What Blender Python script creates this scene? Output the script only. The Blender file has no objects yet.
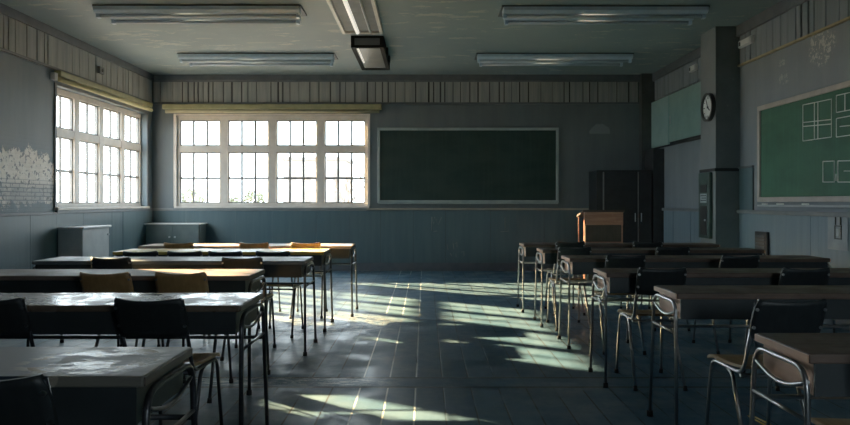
import bpy, bmesh, math, random
from mathutils import Vector, Matrix
random.seed(7)
scene = bpy.context.scene
COL = scene.collection
PI = math.pi

# ------------------------------------------------------------------ node helpers
class NT:
    def __init__(self, name):
        self.m = bpy.data.materials.new(name); self.m.use_nodes = True
        self.t = self.m.node_tree; self.t.nodes.clear()
        self.out = self.t.nodes.new('ShaderNodeOutputMaterial')
        self.p = self.t.nodes.new('ShaderNodeBsdfPrincipled')
        self.t.links.new(self.p.outputs[0], self.out.inputs[0])
        self._pos = None
    def n(self, kind, **kw):
        nd = self.t.nodes.new(kind)
        for k, v in kw.items(): setattr(nd, k, v)
        return nd
    def put(self, sock, v):
        if isinstance(v, bpy.types.NodeSocket): self.t.links.new(v, sock)
        elif v is not None:
            if isinstance(v, (tuple, list)) and len(v) == 3 and sock.type == 'RGBA': v = (*v, 1)
            sock.default_value = v
    def math(self, op, a, b=None, c=None, clamp=False):
        nd = self.n('ShaderNodeMath', operation=op, use_clamp=clamp)
        self.put(nd.inputs[0], a)
        if b is not None: self.put(nd.inputs[1], b)
        if c is not None: self.put(nd.inputs[2], c)
        return nd.outputs[0]
    def pos(self):                       # object-space point on the surface
        if self._pos is None:
            self._pos = self.n('ShaderNodeTexCoord').outputs['Object']
        return self._pos
    def xyz(self, v=None):
        nd = self.n('ShaderNodeSeparateXYZ'); self.put(nd.inputs[0], v or self.pos()); return nd.outputs
    def vec(self, x, y, z):
        nd = self.n('ShaderNodeCombineXYZ')
        for s, v in zip(nd.inputs, (x, y, z)): self.put(s, v)
        return nd.outputs[0]
    def scale(self, s):
        nd = self.n('ShaderNodeMapping'); self.put(nd.inputs['Vector'], self.pos()); nd.inputs['Scale'].default_value = s
        return nd.outputs[0]
    def noise(self, sc, det=4, rough=.6, vec=None):
        nd = self.n('ShaderNodeTexNoise'); self.put(nd.inputs['Vector'], vec or self.pos())
        nd.inputs['Scale'].default_value = sc; nd.inputs['Detail'].default_value = det; nd.inputs['Roughness'].default_value = rough
        return nd.outputs['Fac']
    def ramp(self, v, a, b):             # smooth step from a to b
        nd = self.n('ShaderNodeMapRange', interpolation_type='SMOOTHSTEP')
        self.put(nd.inputs[0], v); nd.inputs[1].default_value = a; nd.inputs[2].default_value = b
        return nd.outputs[0]
    def mix(self, f, a, b):
        nd = self.n('ShaderNodeMix', data_type='RGBA')
        self.put(nd.inputs[0], f); self.put(nd.inputs[6], a); self.put(nd.inputs[7], b)
        return nd.outputs[2]
    def val(self, a, b, f):              # float mix
        return self.math('ADD', a, self.math('MULTIPLY', f, b - a))
    def bump(self, h, s=.3, d=.01):
        nd = self.n('ShaderNodeBump'); nd.inputs['Strength'].default_value = s; nd.inputs['Distance'].default_value = d
        self.put(nd.inputs['Height'], h); self.t.links.new(nd.outputs[0], self.p.inputs['Normal'])
    def set(self, **kw):
        for k, v in kw.items(): self.put(self.p.inputs[k.replace('_', ' ')], v)
        return self.m

def paint(name, c0, c1, rough=.6, sc=6, metal=0, bump=.1, r1=None):
    g = NT(name); f = g.noise(sc)
    g.bump(g.noise(sc * 12, 3), bump, .004)
    rr = rough if r1 is None else g.val(rough, r1, g.ramp(g.noise(sc * .7), .4, .62))
    return g.set(Base_Color=g.mix(g.ramp(f, .3, .7), c0, c1), Roughness=rr, Metallic=metal)

def wood(name, c0, c1, rough=.35, axis=0, r1=.5, wet=False):
    g = NT(name); s = [14, 14, 14]; s[axis] = 1.2
    v = g.scale(s); f = g.noise(2.2, 6, .65, v); f2 = g.noise(3.0, 4)
    col = g.mix(g.ramp(f, .3, .72), c0, c1)
    worn = g.ramp(f2, .52, .68)
    col = g.mix(g.math('MULTIPLY', worn, .35), col, tuple(min(1, x * 1.8) for x in c1))
    rr = g.val(rough, r1, g.ramp(g.noise(5.5, 5), .40, .60))
    if wet: g.put(g.p.inputs['Coat Weight'], .5); g.p.inputs['Coat Roughness'].default_value = .12
    g.bump(g.math('ADD', f, g.math('MULTIPLY', f2, 1.5)), .12, .004)
    return g.set(Base_Color=col, Roughness=rr)

def board_paint(name, c0, c1, rough=.55, streak=.5):
    """painted boards: each board's own tone from the 'tone' attribute, dirt streaks running down"""
    g = NT(name); a = g.n('ShaderNodeAttribute', attribute_name='tone').outputs['Fac']
    st = g.noise(1.0, 4, .6, g.scale((16, 16, 1.1)))
    f = g.math('ADD', g.math('MULTIPLY', a, 1 - streak), g.math('MULTIPLY', g.ramp(st, .3, .7), streak))
    g.bump(g.noise(60, 3), .08, .003)
    return g.set(Base_Color=g.mix(f, c0, c1), Roughness=rough)

def blob(g, a, b, ca, cb, ra, rb):       # 1 inside an ellipse on the wall, falling to 0 outside
    da = g.math('DIVIDE', g.math('SUBTRACT', a, ca), ra); db = g.math('DIVIDE', g.math('SUBTRACT', b, cb), rb)
    return g.math('SUBTRACT', 1, g.math('SQRT', g.math('ADD', g.math('MULTIPLY', da, da), g.math('MULTIPLY', db, db))))

M = {}
M['trim'] = paint('painted_trim', (.075, .09, .105), (.10, .115, .13), .5)
M['cornice'] = paint('cornice_paint', (.06, .078, .095), (.085, .10, .12), .55)
M['groove'] = paint('groove_dark', (.012, .015, .018), (.018, .02, .024), .8)
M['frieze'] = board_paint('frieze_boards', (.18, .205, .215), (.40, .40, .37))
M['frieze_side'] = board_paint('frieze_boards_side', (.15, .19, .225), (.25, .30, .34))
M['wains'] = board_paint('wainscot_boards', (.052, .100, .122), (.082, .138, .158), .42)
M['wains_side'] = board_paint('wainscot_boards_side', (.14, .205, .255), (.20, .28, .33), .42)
M['window'] = paint('window_frame_paint', (.56, .51, .46), (.66, .61, .56), .45)
M['muntin'] = paint('muntin_paint', (.15, .145, .14), (.20, .195, .19), .45)
M['olive'] = paint('olive_blind', (.20, .20, .10), (.27, .265, .14), .6)
M['steel'] = paint('bright_tube_steel', (.34, .35, .36), (.44, .44, .44), .3, 20, 1, .02)
M['dark_tube'] = paint('dark_tube_steel', (.05, .055, .065), (.09, .095, .105), .3, 20, .8, .02)
M['rubber'] = paint('black_rubber', (.012, .012, .013), (.02, .02, .021), .7)
M['tray'] = paint('dark_tray', (.022, .030, .033), (.032, .040, .043), .5)
def stained_top():
    g = NT('desk_top_stained'); x, y, z = g.xyz()
    f = g.noise(2.2, 6, .65, g.scale((1.2, 14, 14)))
    col = g.mix(g.ramp(f, .3, .7), (.12, .115, .095), (.19, .18, .15))
    st = g.ramp(g.math('ADD', g.math('MULTIPLY', g.noise(3, 5), .5), g.math('MULTIPLY', g.ramp(x, .80, .70), .35)), .47, .53)
    col = g.mix(st, col, (.035, .055, .075))
    sheen_spot = g.math('MULTIPLY', g.ramp(g.noise(1, 5, .7, g.scale((9, 16, 9))), .50, .56), g.ramp(blob(g, x, y, .84, 0.0, .22, .26), 0, .3))
    col = g.mix(g.math('MULTIPLY', sheen_spot, .75), col, (.52, .44, .34))  # glossy spots, their sheen painted in as a pale colour
    g.bump(g.math('ADD', f, sheen_spot), .15, .004)
    return g.set(Base_Color=col, Roughness=g.val(.5, .22, g.math('MAXIMUM', sheen_spot, g.math('MULTIPLY', st, .5))))
M['top'] = stained_top()
M['top_gloss'] = wood('desk_top_glossy', (.10, .075, .055), (.20, .15, .11), .16, 0, .46)
M['top_dull'] = wood('desk_top_dull_brown', (.17, .115, .09), (.27, .20, .165), .46, 0, .6)
M['top_blue'] = wood('desk_top_slate', (.13, .145, .165), (.19, .205, .225), .42, 0, .55)
M['top_yellow_lit'] = wood('desk_top_yellow_lit', (.70, .44, .09), (.90, .62, .18), .32, 0, .45)  # yellow light on this top is painted into its wood colour
M['top_yellow_lit'].node_tree.nodes['Principled BSDF'].inputs['Specular Tint'].default_value = (1, .55, .10, 1)
M['top_rose'] = wood('desk_top_rosy', (.42, .30, .24), (.56, .42, .34), .42, 0, .6)
M['top_right'] = wood('desk_top_chestnut', (.095, .062, .048), (.16, .105, .078), .5, 0, .65)
M['edge_brown_lit'] = wood('edge_band_brown_lit', (.66, .36, .23), (.80, .47, .32), .45, 1)  # brown edge banding, its colour brightened to carry the window light
M['edge_dark'] = wood('edge_band_dark', (.10, .08, .07), (.16, .13, .11), .45, 1)
M['ply'] = wood('seat_plywood', (.30, .19, .085), (.44, .29, .14), .32, 1)
M['back_dark'] = wood('backrest_dark', (.013, .018, .020), (.024, .029, .030), .5, 2)
M['back_brown'] = wood('backrest_brown', (.34, .19, .08), (.46, .27, .12), .35, 2)
M['orange_wood'] = wood('lectern_wood', (.36, .15, .10), (.50, .24, .165), .4, 0)
M['dark_wood'] = wood('lectern_dark', (.04, .028, .022), (.07, .045, .035), .45, 2)
M['black'] = paint('black_lacquer', (.010, .011, .012), (.018, .019, .021), .4)
M['matte'] = NT('matte_black').set(Base_Color=(.010, .011, .012, 1), Roughness=.9, Specular_IOR_Level=.08)
M['black_strip'] = paint('black_strip_paint', (.014, .016, .018), (.022, .024, .026), .5)
M['seamlight'] = paint('pale_edge', (.16, .165, .17), (.22, .225, .23), .45)
M['fixture'] = paint('fixture_enamel', (.38, .52, .66), (.46, .60, .74), .3)
M['fixture_dark'] = paint('louvre_dark', (.03, .04, .05), (.05, .06, .07), .5)  # plain dark paint for the vent louvres
M['lens'] = paint('fixture_lens', (.11, .125, .128), (.16, .175, .175), .35)
M['pale_frame'] = paint('pale_frame', (.42, .41, .36), (.52, .50, .45), .4)
M['board_frame'] = paint('board_frame', (.25, .31, .31), (.33, .39, .38), .4)
M['cream_frame'] = paint('cream_frame', (.42, .37, .33), (.52, .46, .42), .45)
M['white'] = paint('white_plastic', (.50, .52, .54), (.60, .62, .64), .4)
M['grey'] = paint('grey_metal', (.40, .45, .48), (.48, .53, .55), .4)
M['green_panel'] = paint('green_panel', (.16, .30, .29), (.22, .38, .36), .35, 3)
M['green_dark'] = paint('dark_green_box', (.028, .055, .05), (.045, .08, .07), .45)
M['clock_face'] = paint('clock_face', (.80, .80, .78), (.88, .88, .86), .4)
M['chalk'] = paint('chalk', (.80, .84, .80), (.92, .94, .90), .9)
M['dust'] = paint('dull_chalk', (.17, .20, .21), (.24, .27, .28), .9)
M['yellow'] = paint('yellow_paint', (.62, .45, .10), (.72, .55, .14), .4)
M['outside'] = paint('pale_ground', (.30, .28, .25), (.40, .37, .33), .9, .6)
M['render'] = paint('pale_render', (.25, .235, .22), (.27, .25, .235), .9)
M['leaf'] = paint('leaves', (.10, .12, .07), (.17, .18, .11), .7)
M['bark'] = paint('bark', (.14, .12, .11), (.2, .18, .165), .9)

def glow(name, col, s):
    g = NT(name); return g.set(Base_Color=(.8, .8, .76), Roughness=.3, Emission_Color=col, Emission_Strength=s)
M['tube_glow'] = glow('tube_glow', (1, .93, .8), .55)
M['fluoro'] = NT('unlit_tube').set(Base_Color=(.42, .50, .58), Roughness=.25)

def glass():
    g = NT('window_glass'); t = g.n('ShaderNodeBsdfTransparent'); gl = g.n('ShaderNodeBsdfGlossy'); gl.inputs['Roughness'].default_value = .03
    t.inputs[0].default_value = (.97, .98, .97, 1)
    mx = g.n('ShaderNodeMixShader'); mx.inputs[0].default_value = .05
    g.t.links.new(t.outputs[0], mx.inputs[1]); g.t.links.new(gl.outputs[0], mx.inputs[2]); g.t.links.new(mx.outputs[0], g.out.inputs[0])
    g.t.nodes.remove(g.p); return g.m
M['glass'] = glass()

def wall_mat(name, c0, c1):
    g = NT(name); x, y, z = g.xyz()
    f = g.math('ADD', g.math('MULTIPLY', g.noise(.9, 5), .6), g.math('MULTIPLY', g.noise(1, 4, .6, g.scale((7, 7, .8))), .4))
    col = g.mix(g.ramp(f, .35, .66), c0, c1)
    return g, x, y, z, col

def mat_wall_left():
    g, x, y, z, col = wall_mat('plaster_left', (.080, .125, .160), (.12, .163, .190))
    n = g.noise(5, 6, .7); n2 = g.noise(16, 5, .7)
    inside = blob(g, y, z, 8.15, 1.45, 1.0, .40)
    m = g.ramp(g.math('ADD', inside, g.math('MULTIPLY', g.math('SUBTRACT', n, .5), 1.3)), .12, .2)
    holes = g.ramp(n2, .555, .59)
    br = g.n('ShaderNodeTexBrick'); g.put(br.inputs['Vector'], g.vec(y, z, 0)); br.inputs['Scale'].default_value = 1
    br.inputs['Brick Width'].default_value = .17; br.inputs['Row Height'].default_value = .048; br.inputs['Mortar Size'].default_value = .006
    br.inputs['Color1'].default_value = (.85, .78, .70, 1); br.inputs['Color2'].default_value = (.70, .66, .61, 1); br.inputs['Mortar'].default_value = (.16, .17, .18, 1)
    low = g.ramp(z, 1.48, 1.30)          # lower courses still carry thin paint
    lowp = g.math('MULTIPLY', low, g.ramp(g.noise(3, 4), .3, .5))
    plaster = g.mix(g.math('MULTIPLY', lowp, .65), br.outputs['Color'], (.15, .18, .20))
    upper = g.mix(g.ramp(z, 1.38, 1.50), plaster, g.mix(g.ramp(g.noise(9, 4), .4, .6), (.80, .74, .66), (.92, .87, .79)))
    upper = g.mix(holes, upper, (.13, .14, .145))
    out = g.mix(m, col, upper)
    # brick relief faintly shows through the paint beside the patch
    g.bump(g.math('ADD', g.math('MULTIPLY', br.outputs['Fac'], g.math('MULTIPLY', g.ramp(inside, -.5, .3), -.6)), g.math('MULTIPLY', m, -.5)), .5, .012)
    return g.set(Base_Color=out, Roughness=.6)

def mat_wall_back():
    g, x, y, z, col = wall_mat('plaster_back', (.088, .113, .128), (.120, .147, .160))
    s = blob(g, x, z, 3.0, 2.36, .19, .17)
    s = g.math('MULTIPLY', g.ramp(g.math('ADD', s, g.math('MULTIPLY', g.math('SUBTRACT', g.noise(12, 4), .5), .5)), .02, .12), g.ramp(z, 2.34, 2.36))
    col = g.mix(g.math('MULTIPLY', s, .7), col, (.22, .26, .27))
    g.bump(g.noise(22, 5), .1, .01)
    return g.set(Base_Color=col, Roughness=.6)

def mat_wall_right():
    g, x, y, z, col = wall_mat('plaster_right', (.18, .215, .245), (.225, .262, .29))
    sp = g.ramp(g.noise(26, 3, .7), .50, .56)
    tot = None
    for cy, cz, ry, rz, k in ((6.88, 2.70, .26, .22, .95), (7.62, 2.52, .16, .09, .45), (7.66, 2.70, .12, .05, .5)):
        b = g.math('MULTIPLY', g.ramp(g.math('ADD', blob(g, y, z, cy, cz, ry, rz), g.math('MULTIPLY', g.math('SUBTRACT', g.noise(8, 4), .5), 1.)), .1, .4), k)
        tot = b if tot is None else g.math('MAXIMUM', tot, b)
    col = g.mix(g.math('MULTIPLY', tot, sp), col, (.52, .53, .52))
    g.bump(g.noise(22, 5), .1, .01)
    return g.set(Base_Color=col, Roughness=.55)

def mat_ceiling():
    g = NT('ceiling_paint'); x, y, z = g.xyz()
    f = g.noise(.7, 5); fl = g.noise(1, 6, .75, g.scale((2.2, 6, 1)))
    col = g.mix(g.ramp(f, .3, .7), (.175, .24, .262), (.225, .29, .305))
    peel = g.math('MULTIPLY', g.ramp(fl, .565, .60), g.ramp(g.noise(.55, 3), .42, .55))
    col = g.mix(g.math('MULTIPLY', peel, .6), col, (.48, .47, .43))
    g.bump(g.noise(9, 6), .15, .01)
    return g.set(Base_Color=col, Roughness=.62)

def mat_floor():
    g = NT('worn_floor_planks'); x, y, z = g.xyz()
    W = .175
    u = g.math('DIVIDE', g.math('ADD', x, .06), W)
    fr = g.math('SUBTRACT', g.math('FRACT', g.math('ADD', u, .5)), .5)
    dist = g.math('MULTIPLY', g.math('ABSOLUTE', fr), W)
    seam = g.ramp(dist, .006, .0035)
    idx = g.math('FLOOR', g.math('ADD', u, 1000))
    cross = None
    for yy in (1.6, 4.46, 4.70, 7.0, 9.4):
        c = g.ramp(g.math('ABSOLUTE', g.math('SUBTRACT', y, yy)), .020, .014)
        cross = c if cross is None else g.math('MAXIMUM', cross, c)
    strip = g.math('MULTIPLY', g.ramp(y, 4.455, 4.465), g.ramp(y, 4.705, 4.695))     # the plain cross board has no seams
    seam = g.math('MULTIPLY', seam, g.math('SUBTRACT', 1, strip))
    row = g.math('ADD', g.math('ADD', g.math('GREATER_THAN', y, 4.58), g.math('GREATER_THAN', y, 7.0)), g.math('GREATER_THAN', y, 9.4))
    wn = g.n('ShaderNodeTexWhiteNoise', noise_dimensions='2D'); g.put(wn.inputs['Vector'], g.vec(idx, row, 0))
    tone = wn.outputs['Value']
    grain = g.noise(2, 6, .65, g.scale((9, .9, 1)))
    f = g.math('ADD', g.math('MULTIPLY', tone, .35), g.math('MULTIPLY', grain, .65))
    col = g.mix(g.ramp(f, .25, .75), (.038, .095, .155), (.078, .150, .212))
    stain = g.ramp(g.noise(1.3, 5), .52, .66)
    col = g.mix(g.math('MULTIPLY', stain, .4), col, (.05, .08, .10))
    # three worn aisle seams painted pale for their glints, every other seam dark
    pale = g.ramp(g.math('ABSOLUTE', g.math('ADD', x, .235)), .24, .225)
    pale = g.math('MULTIPLY', pale, g.ramp(g.noise(.8, 2), .36, .46))
    seamcol = g.mix(pale, (.018, .022, .026), (.62, .64, .62))
    half = g.math('MULTIPLY', seam, g.math('MAXIMUM', pale, g.ramp(g.noise(3, 2), .35, .5)))
    col = g.mix(half, col, seamcol)
    col = g.mix(cross, col, (.016, .02, .024))
    # scuffed pale flakes along the cross joint; far left, window sparkle painted pale
    fl = g.math('MULTIPLY', g.ramp(g.noise(1, 6, .8, g.scale((10, 26, 1))), .50, .55),
                g.math('MAXIMUM', g.ramp(g.math('ABSOLUTE', g.math('SUBTRACT', y, 4.6)), .16, .05), g.ramp(blob(g, x, y, -1.0, 6.8, 1.1, .8), 0, .5)))
    fl = g.math('MULTIPLY', fl, g.ramp(x, .0, -.5))
    col = g.mix(g.math('MULTIPLY', fl, .75), col, (.50, .54, .56))
    rough = g.val(.30, .58, g.ramp(g.noise(2.4, 6, .7), .36, .64))
    g.bump(g.math('SUBTRACT', g.math('MULTIPLY', g.noise(6, 5), .35), g.math('MAXIMUM', seam, cross)), .25, .006)
    return g.set(Base_Color=col, Roughness=rough)

def mat_chalkboard(name, c0, c1):
    g = NT(name); f = g.noise(1, 5, .6, g.scale((1.6, 1.6, 4))); f2 = g.noise(1, 3, .6, g.scale((22, 22, 1)))
    col = g.mix(g.ramp(f, .3, .7), c0, c1)
    col = g.mix(g.math('MULTIPLY', g.ramp(f2, .45, .75), .25), col, tuple(v * 1.5 for v in c1))
    return g.set(Base_Color=col, Roughness=.6, Specular_IOR_Level=.25)
M['wall_left'] = mat_wall_left(); M['wall_back'] = mat_wall_back(); M['wall_right'] = mat_wall_right()
M['ceiling'] = mat_ceiling(); M['floor'] = mat_floor()
M['slate'] = mat_chalkboard('dark_slate', (.016, .032, .029), (.024, .042, .038))
M['greenboard'] = mat_chalkboard('green_board', (.026, .098, .062), (.042, .135, .088))
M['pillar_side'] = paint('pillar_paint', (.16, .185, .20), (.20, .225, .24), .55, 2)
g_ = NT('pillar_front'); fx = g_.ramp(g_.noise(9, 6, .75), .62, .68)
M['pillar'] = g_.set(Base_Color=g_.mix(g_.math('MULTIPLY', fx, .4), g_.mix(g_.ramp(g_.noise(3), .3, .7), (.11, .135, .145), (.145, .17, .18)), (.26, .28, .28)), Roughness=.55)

# ------------------------------------------------------------------ mesh helpers
class MB:
    def __init__(self): self.bm = bmesh.new(); self.tone = []
    def box(self, a, b, mi=0, bev=0, tone=None):
        x0, x1 = sorted((a[0], b[0])); y0, y1 = sorted((a[1], b[1])); z0, z1 = sorted((a[2], b[2]))
        vs = [self.bm.verts.new(p) for p in ((x0,y0,z0),(x1,y0,z0),(x1,y1,z0),(x0,y1,z0),(x0,y0,z1),(x1,y0,z1),(x1,y1,z1),(x0,y1,z1))]
        fs = [self.bm.faces.new([vs[i] for i in q]) for q in ((3,2,1,0),(4,5,6,7),(0,1,5,4),(1,2,6,5),(2,3,7,6),(3,0,4,7))]
        for f in fs: f.material_index = mi
        if bev:
            es = list({e for f in fs for e in f.edges})
            r = bmesh.ops.bevel(self.bm, geom=es, offset=bev, segments=2, affect='EDGES', profile=.5)
            for f in r['faces']: f.material_index = mi
        if tone is not None:
            for f in fs:
                if f.is_valid: self.tone.append((f, tone))
        return self
    def tube(self, pts, r, seg=8, mi=0, r1=None):
        P = [Vector(p) for p in pts]; n = len(P); rings = []; up = None
        for i in range(n):
            d = (P[min(i+1, n-1)] - P[max(i-1, 0)]).normalized()
            if up is None: up = d.orthogonal().normalized()
            up = (up - d * up.dot(d))
            if up.length < 1e-5: up = d.orthogonal()
            up.normalize(); sd = d.cross(up)
            rr = r if r1 is None else r + (r1 - r) * i / (n - 1)
            rings.append([self.bm.verts.new(P[i] + (up * math.cos(t) + sd * math.sin(t)) * rr) for t in (2*PI*k/seg for k in range(seg))])
        for a, b in zip(rings, rings[1:]):
            for k in range(seg):
                f = self.bm.faces.new((a[k], a[(k+1) % seg], b[(k+1) % seg], b[k])); f.smooth = True; f.material_index = mi
        for rg, rev in ((rings[0], True), (rings[-1], False)):
            f = self.bm.faces.new(rg[::-1] if rev else rg); f.material_index = mi
        return self
    def disc(self, c, ax, r, h, seg=40, mi=0, r_in=None):     # solid disc / ring along axis vector
        ax = Vector(ax).normalized(); u = ax.orthogonal().normalized(); v = ax.cross(u); c = Vector(c)
        def ring(rad, o): return [self.bm.verts.new(c + ax * o + (u * math.cos(2*PI*k/seg) + v * math.sin(2*PI*k/seg)) * rad) for k in range(seg)]
        lp = [ring(r, 0), ring(r, h)]
        if r_in: lp += [ring(r_in, h), ring(r_in, 0)]
        L = len(lp)
        for i in range(L if r_in else 1):
            a, b = lp[i], lp[(i+1) % L]
            for k in range(seg):
                f = self.bm.faces.new((a[k], a[(k+1) % seg], b[(k+1) % seg], b[k])); f.material_index = mi
        if not r_in:
            self.bm.faces.new(lp[0][::-1]).material_index = mi; self.bm.faces.new(lp[1]).material_index = mi
        return self
    def prism(self, prof, axis, a, b, mi=0, tone=None):       # profile of (p,q) points extruded along axis 0 or 1
        def mk(t, p, q): return (t, p, q) if axis == 0 else (p, t, q) if axis == 1 else (p, q, t)
        A = [self.bm.verts.new(mk(a, *p)) for p in prof]; B = [self.bm.verts.new(mk(b, *p)) for p in prof]
        n = len(prof)
        for k in range(n): self.bm.faces.new((A[k], A[(k+1) % n], B[(k+1) % n], B[k])).material_index = mi
        self.bm.faces.new(A[::-1]).material_index = mi; self.bm.faces.new(B).material_index = mi
        return self
    def build(self, name, mats, parent=None, kind=None, loc=None):
        bm = self.bm
        if self.tone:
            lay = bm.faces.layers.float.new('tone')
            for f, t in self.tone:
                if f.is_valid: f[lay] = t
        bmesh.ops.recalc_face_normals(bm, faces=bm.faces[:])
        me = bpy.data.meshes.new(name); bm.to_mesh(me); bm.free()
        for m in (mats if isinstance(mats, (list, tuple)) else [mats]): me.materials.append(m)
        o = bpy.data.objects.new(name, me); COL.objects.link(o)
        if parent: o.parent = parent
        if loc: o.location = loc
        if kind: o['kind'] = kind
        return o

def fillet(pts, r, n=5):
    P = [Vector(p) for p in pts]; out = [P[0]]
    for i in range(1, len(P) - 1):
        a, b, c = P[i-1], P[i], P[i+1]; u = (a - b); v = (c - b)
        rr = min(r, u.length * .49, v.length * .49)
        s, e = b + u.normalized() * rr, b + v.normalized() * rr
        for k in range(n + 1):
            t = k / n; out.append(s * (1-t)**2 + b * 2*t*(1-t) + e * t*t)
    out.append(P[-1]); return out

def tag(o, label=None, cat=None, group=None, kind=None):
    if label: o['label'] = label
    if cat: o['category'] = cat
    if group: o['group'] = group
    if kind: o['kind'] = kind
    return o
def thing(name, label, cat, loc=(0, 0, 0), rotz=0, group=None):
    o = bpy.data.objects.new(name, None); COL.objects.link(o); o.empty_display_size = .1
    o.location = loc; o.rotation_euler = (0, 0, rotz); return tag(o, label, cat, group)
def copy_tree(o, parent=None):
    c = o.copy(); COL.objects.link(c); c.parent = parent
    for ch in [x for x in o.children]: copy_tree(ch, c)
    return c

# ------------------------------------------------------------------ the room
XL, XR, YB, YF, H = -4.68, 3.9, 12.0, -1.6, 3.357
TH = .26
Z0, Z1 = 1.11, 2.66                         # window sill and head
B = MB(); B.box((XL-TH, YF-TH, -.15), (XR+TH, YB+TH, 0)); floor = B.build('floor', M['floor'], kind='structure')
B = MB(); B.box((XL-TH, YF-TH, H), (XR+TH, YB+TH, H+.2)); B.build('ceiling', M['ceiling'], kind='structure')

def wall_with_holes(name, mat, axis, plane, out, a0, a1, holes):
    """wall along axis ('x' or 'y'), inner face at plane, thickness to out; holes = [(u0,u1,z0,z1)]"""
    B = MB()
    def bx(u0, u1, z0, z1):
        if axis == 'y': B.box((plane, u0, z0), (out, u1, z1))
        else: B.box((u0, plane, z0), (u1, out, z1))
    u = a0
    for h0, h1, z0, z1 in sorted(holes):
        bx(u, h0, 0, H); bx(h0, h1, 0, z0); bx(h0, h1, z1, H); u = h1
    bx(u, a1, 0, H)
    return B.build(name, mat, kind='structure')
LW = (8.87, 11.76); BW = (-4.26, -0.985); SW = (6.60, 7.30, 1.60, 2.40)
wall_left = wall_with_holes('wall_left', M['wall_left'], 'y', XL, XL-.18, YF, YB, [(LW[0], LW[1], Z0, Z1), SW])
wall_back = wall_with_holes('wall_back', M['wall_back'], 'x', YB, YB+TH, XL-TH, XR+TH, [(BW[0], BW[1], Z0, Z1)])
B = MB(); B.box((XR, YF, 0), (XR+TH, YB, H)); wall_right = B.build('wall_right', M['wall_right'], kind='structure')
FW = (1.3, 2.3, 1.3, 2.3)  # opening added behind the camera to let fill light in
wall_with_holes('wall_front', M['wall_right'], 'x', YF, YF-.18, XL-TH, XR+TH, [FW])

# --- boarded bands (frieze high up, wainscot below)
def boards(name, axis, plane, inward, a0, a1, z0, z1, mat, wmin, wmax, gap, depth=.018, kinks=False):
    B = MB(); s = inward
    def bx(u0, u1, z0, z1, d0, d1, mi, tone=None):
        if axis == 'x': B.box((u0, plane + s*d0, z0), (u1, plane + s*d1, z1), mi, 0, tone)
        else: B.box((plane + s*d0, u0, z0), (plane + s*d1, u1, z1), mi, 0, tone)
    bx(a0, a1, z0, z1, 0, .006, 1)
    u = a0
    while u < a1 - .02:
        w = min(random.uniform(wmin, wmax), a1 - u)
        g = random.choice(gap)
        if w > g + .01: bx(u + g/2, u + w - g/2, z0, z1, .004, depth + random.uniform(0, .006), 0, random.random())
        u += w
    return B.build(name, [mat, M['groove']], kind='structure')
FG = (.007, .012, .02, .03, .034)
boards('trim_1', 'x', YB, -1, XL+.03, XR-.24, 2.885, 3.25, M['frieze'], .07, .24, FG)
boards('trim_2', 'y', XL, 1, YF, YB-.03, 2.875, 3.25, M['frieze'], .08, .24, FG)
boards('trim_3', 'y', XR, -1, YF, 8.66, 2.875, 3.22, M['frieze_side'], .10, .26, FG)
boards('trim_4', 'y', XR, -1, 9.16, 11.84, 2.90, 3.22, M['frieze_side'], .12, .30, FG)
# cornices and the ledges under the friezes
B = MB(); B.box((XL, YB-.05, 3.25), (XR, YB, H), bev=.006); B.box((XL+.02, YB-.034, 3.235), (XR, YB, 3.25)); B.build('trim_5', M['cornice'], kind='structure')
B = MB(); B.box((XL, YF, 3.25), (XL+.05, YB-.05, H), bev=.006); B.build('trim_6', M['cornice'], kind='structure')
B = MB(); B.box((XR-.05, YF, 3.22), (XR, 8.66, H), bev=.006); B.box((XR-.05, 9.15, 3.22), (XR, YB-.05, H), bev=.006); B.build('trim_7', M['cornice'], kind='structure')
B = MB(); B.box((XL, YB-.04, 2.855), (XR-.24, YB, 2.885), bev=.004); B.build('trim_8', M['trim'], kind='structure')
B = MB(); B.box((XL, YF, 2.845), (XL+.04, YB-.04, 2.875), bev=.004); B.build('trim_9', M['trim'], kind='structure')
OCH = paint('ochre_ledge', (.30, .24, .13), (.38, .31, .18), .5)
B = MB(); B.box((XR-.035, YF, 2.85), (XR, 8.66, 2.875), bev=.004); B.build('trim_10', OCH, kind='structure')
# wainscots
WG = (.003, .003, .006)
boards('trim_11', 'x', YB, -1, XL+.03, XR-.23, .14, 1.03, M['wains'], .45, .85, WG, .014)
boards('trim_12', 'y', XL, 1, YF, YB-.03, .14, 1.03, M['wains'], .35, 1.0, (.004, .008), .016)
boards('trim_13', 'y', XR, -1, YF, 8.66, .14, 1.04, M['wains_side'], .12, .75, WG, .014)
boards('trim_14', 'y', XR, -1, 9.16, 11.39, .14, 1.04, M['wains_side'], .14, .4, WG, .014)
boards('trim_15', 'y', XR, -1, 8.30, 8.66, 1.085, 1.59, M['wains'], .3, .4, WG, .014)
B = MB(); B.box((XR-.03, 8.29, 1.59), (XR, 8.66, 1.615), bev=.004); B.build('trim_16', M['trim'], kind='structure')
# top rails of the wainscots
RAIL = paint('rail_paint', (.15, .17, .18), (.20, .215, .22), .4)
RAILW = paint('rail_warm', (.27, .25, .20), (.33, .31, .25), .4)
B = MB(); B.box((XL, YB-.035, 1.03), (-1.0, YB, 1.075), bev=.005); B.build('trim_17', RAIL, kind='structure')
B = MB(); B.box((-1.0, YB-.035, 1.045), (XR-.23, YB, 1.075), bev=.005); B.build('trim_18', RAILW, kind='structure')
B = MB(); B.box((XL, YF, 1.02), (XL+.035, LW[0]-.02, 1.05), bev=.005); B.box((XL, LW[0]-.02, 1.03), (XL+.035, YB-.035, 1.075), bev=.005); B.build('trim_19', M['trim'], kind='structure')
B = MB(); B.box((XR-.05, YF, 1.04), (XR, 8.66, 1.085), bev=.008); B.box((XR-.05, 9.16, 1.04), (XR, 11.39, 1.085), bev=.008); B.build('trim_20', RAIL, kind='structure')
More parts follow.
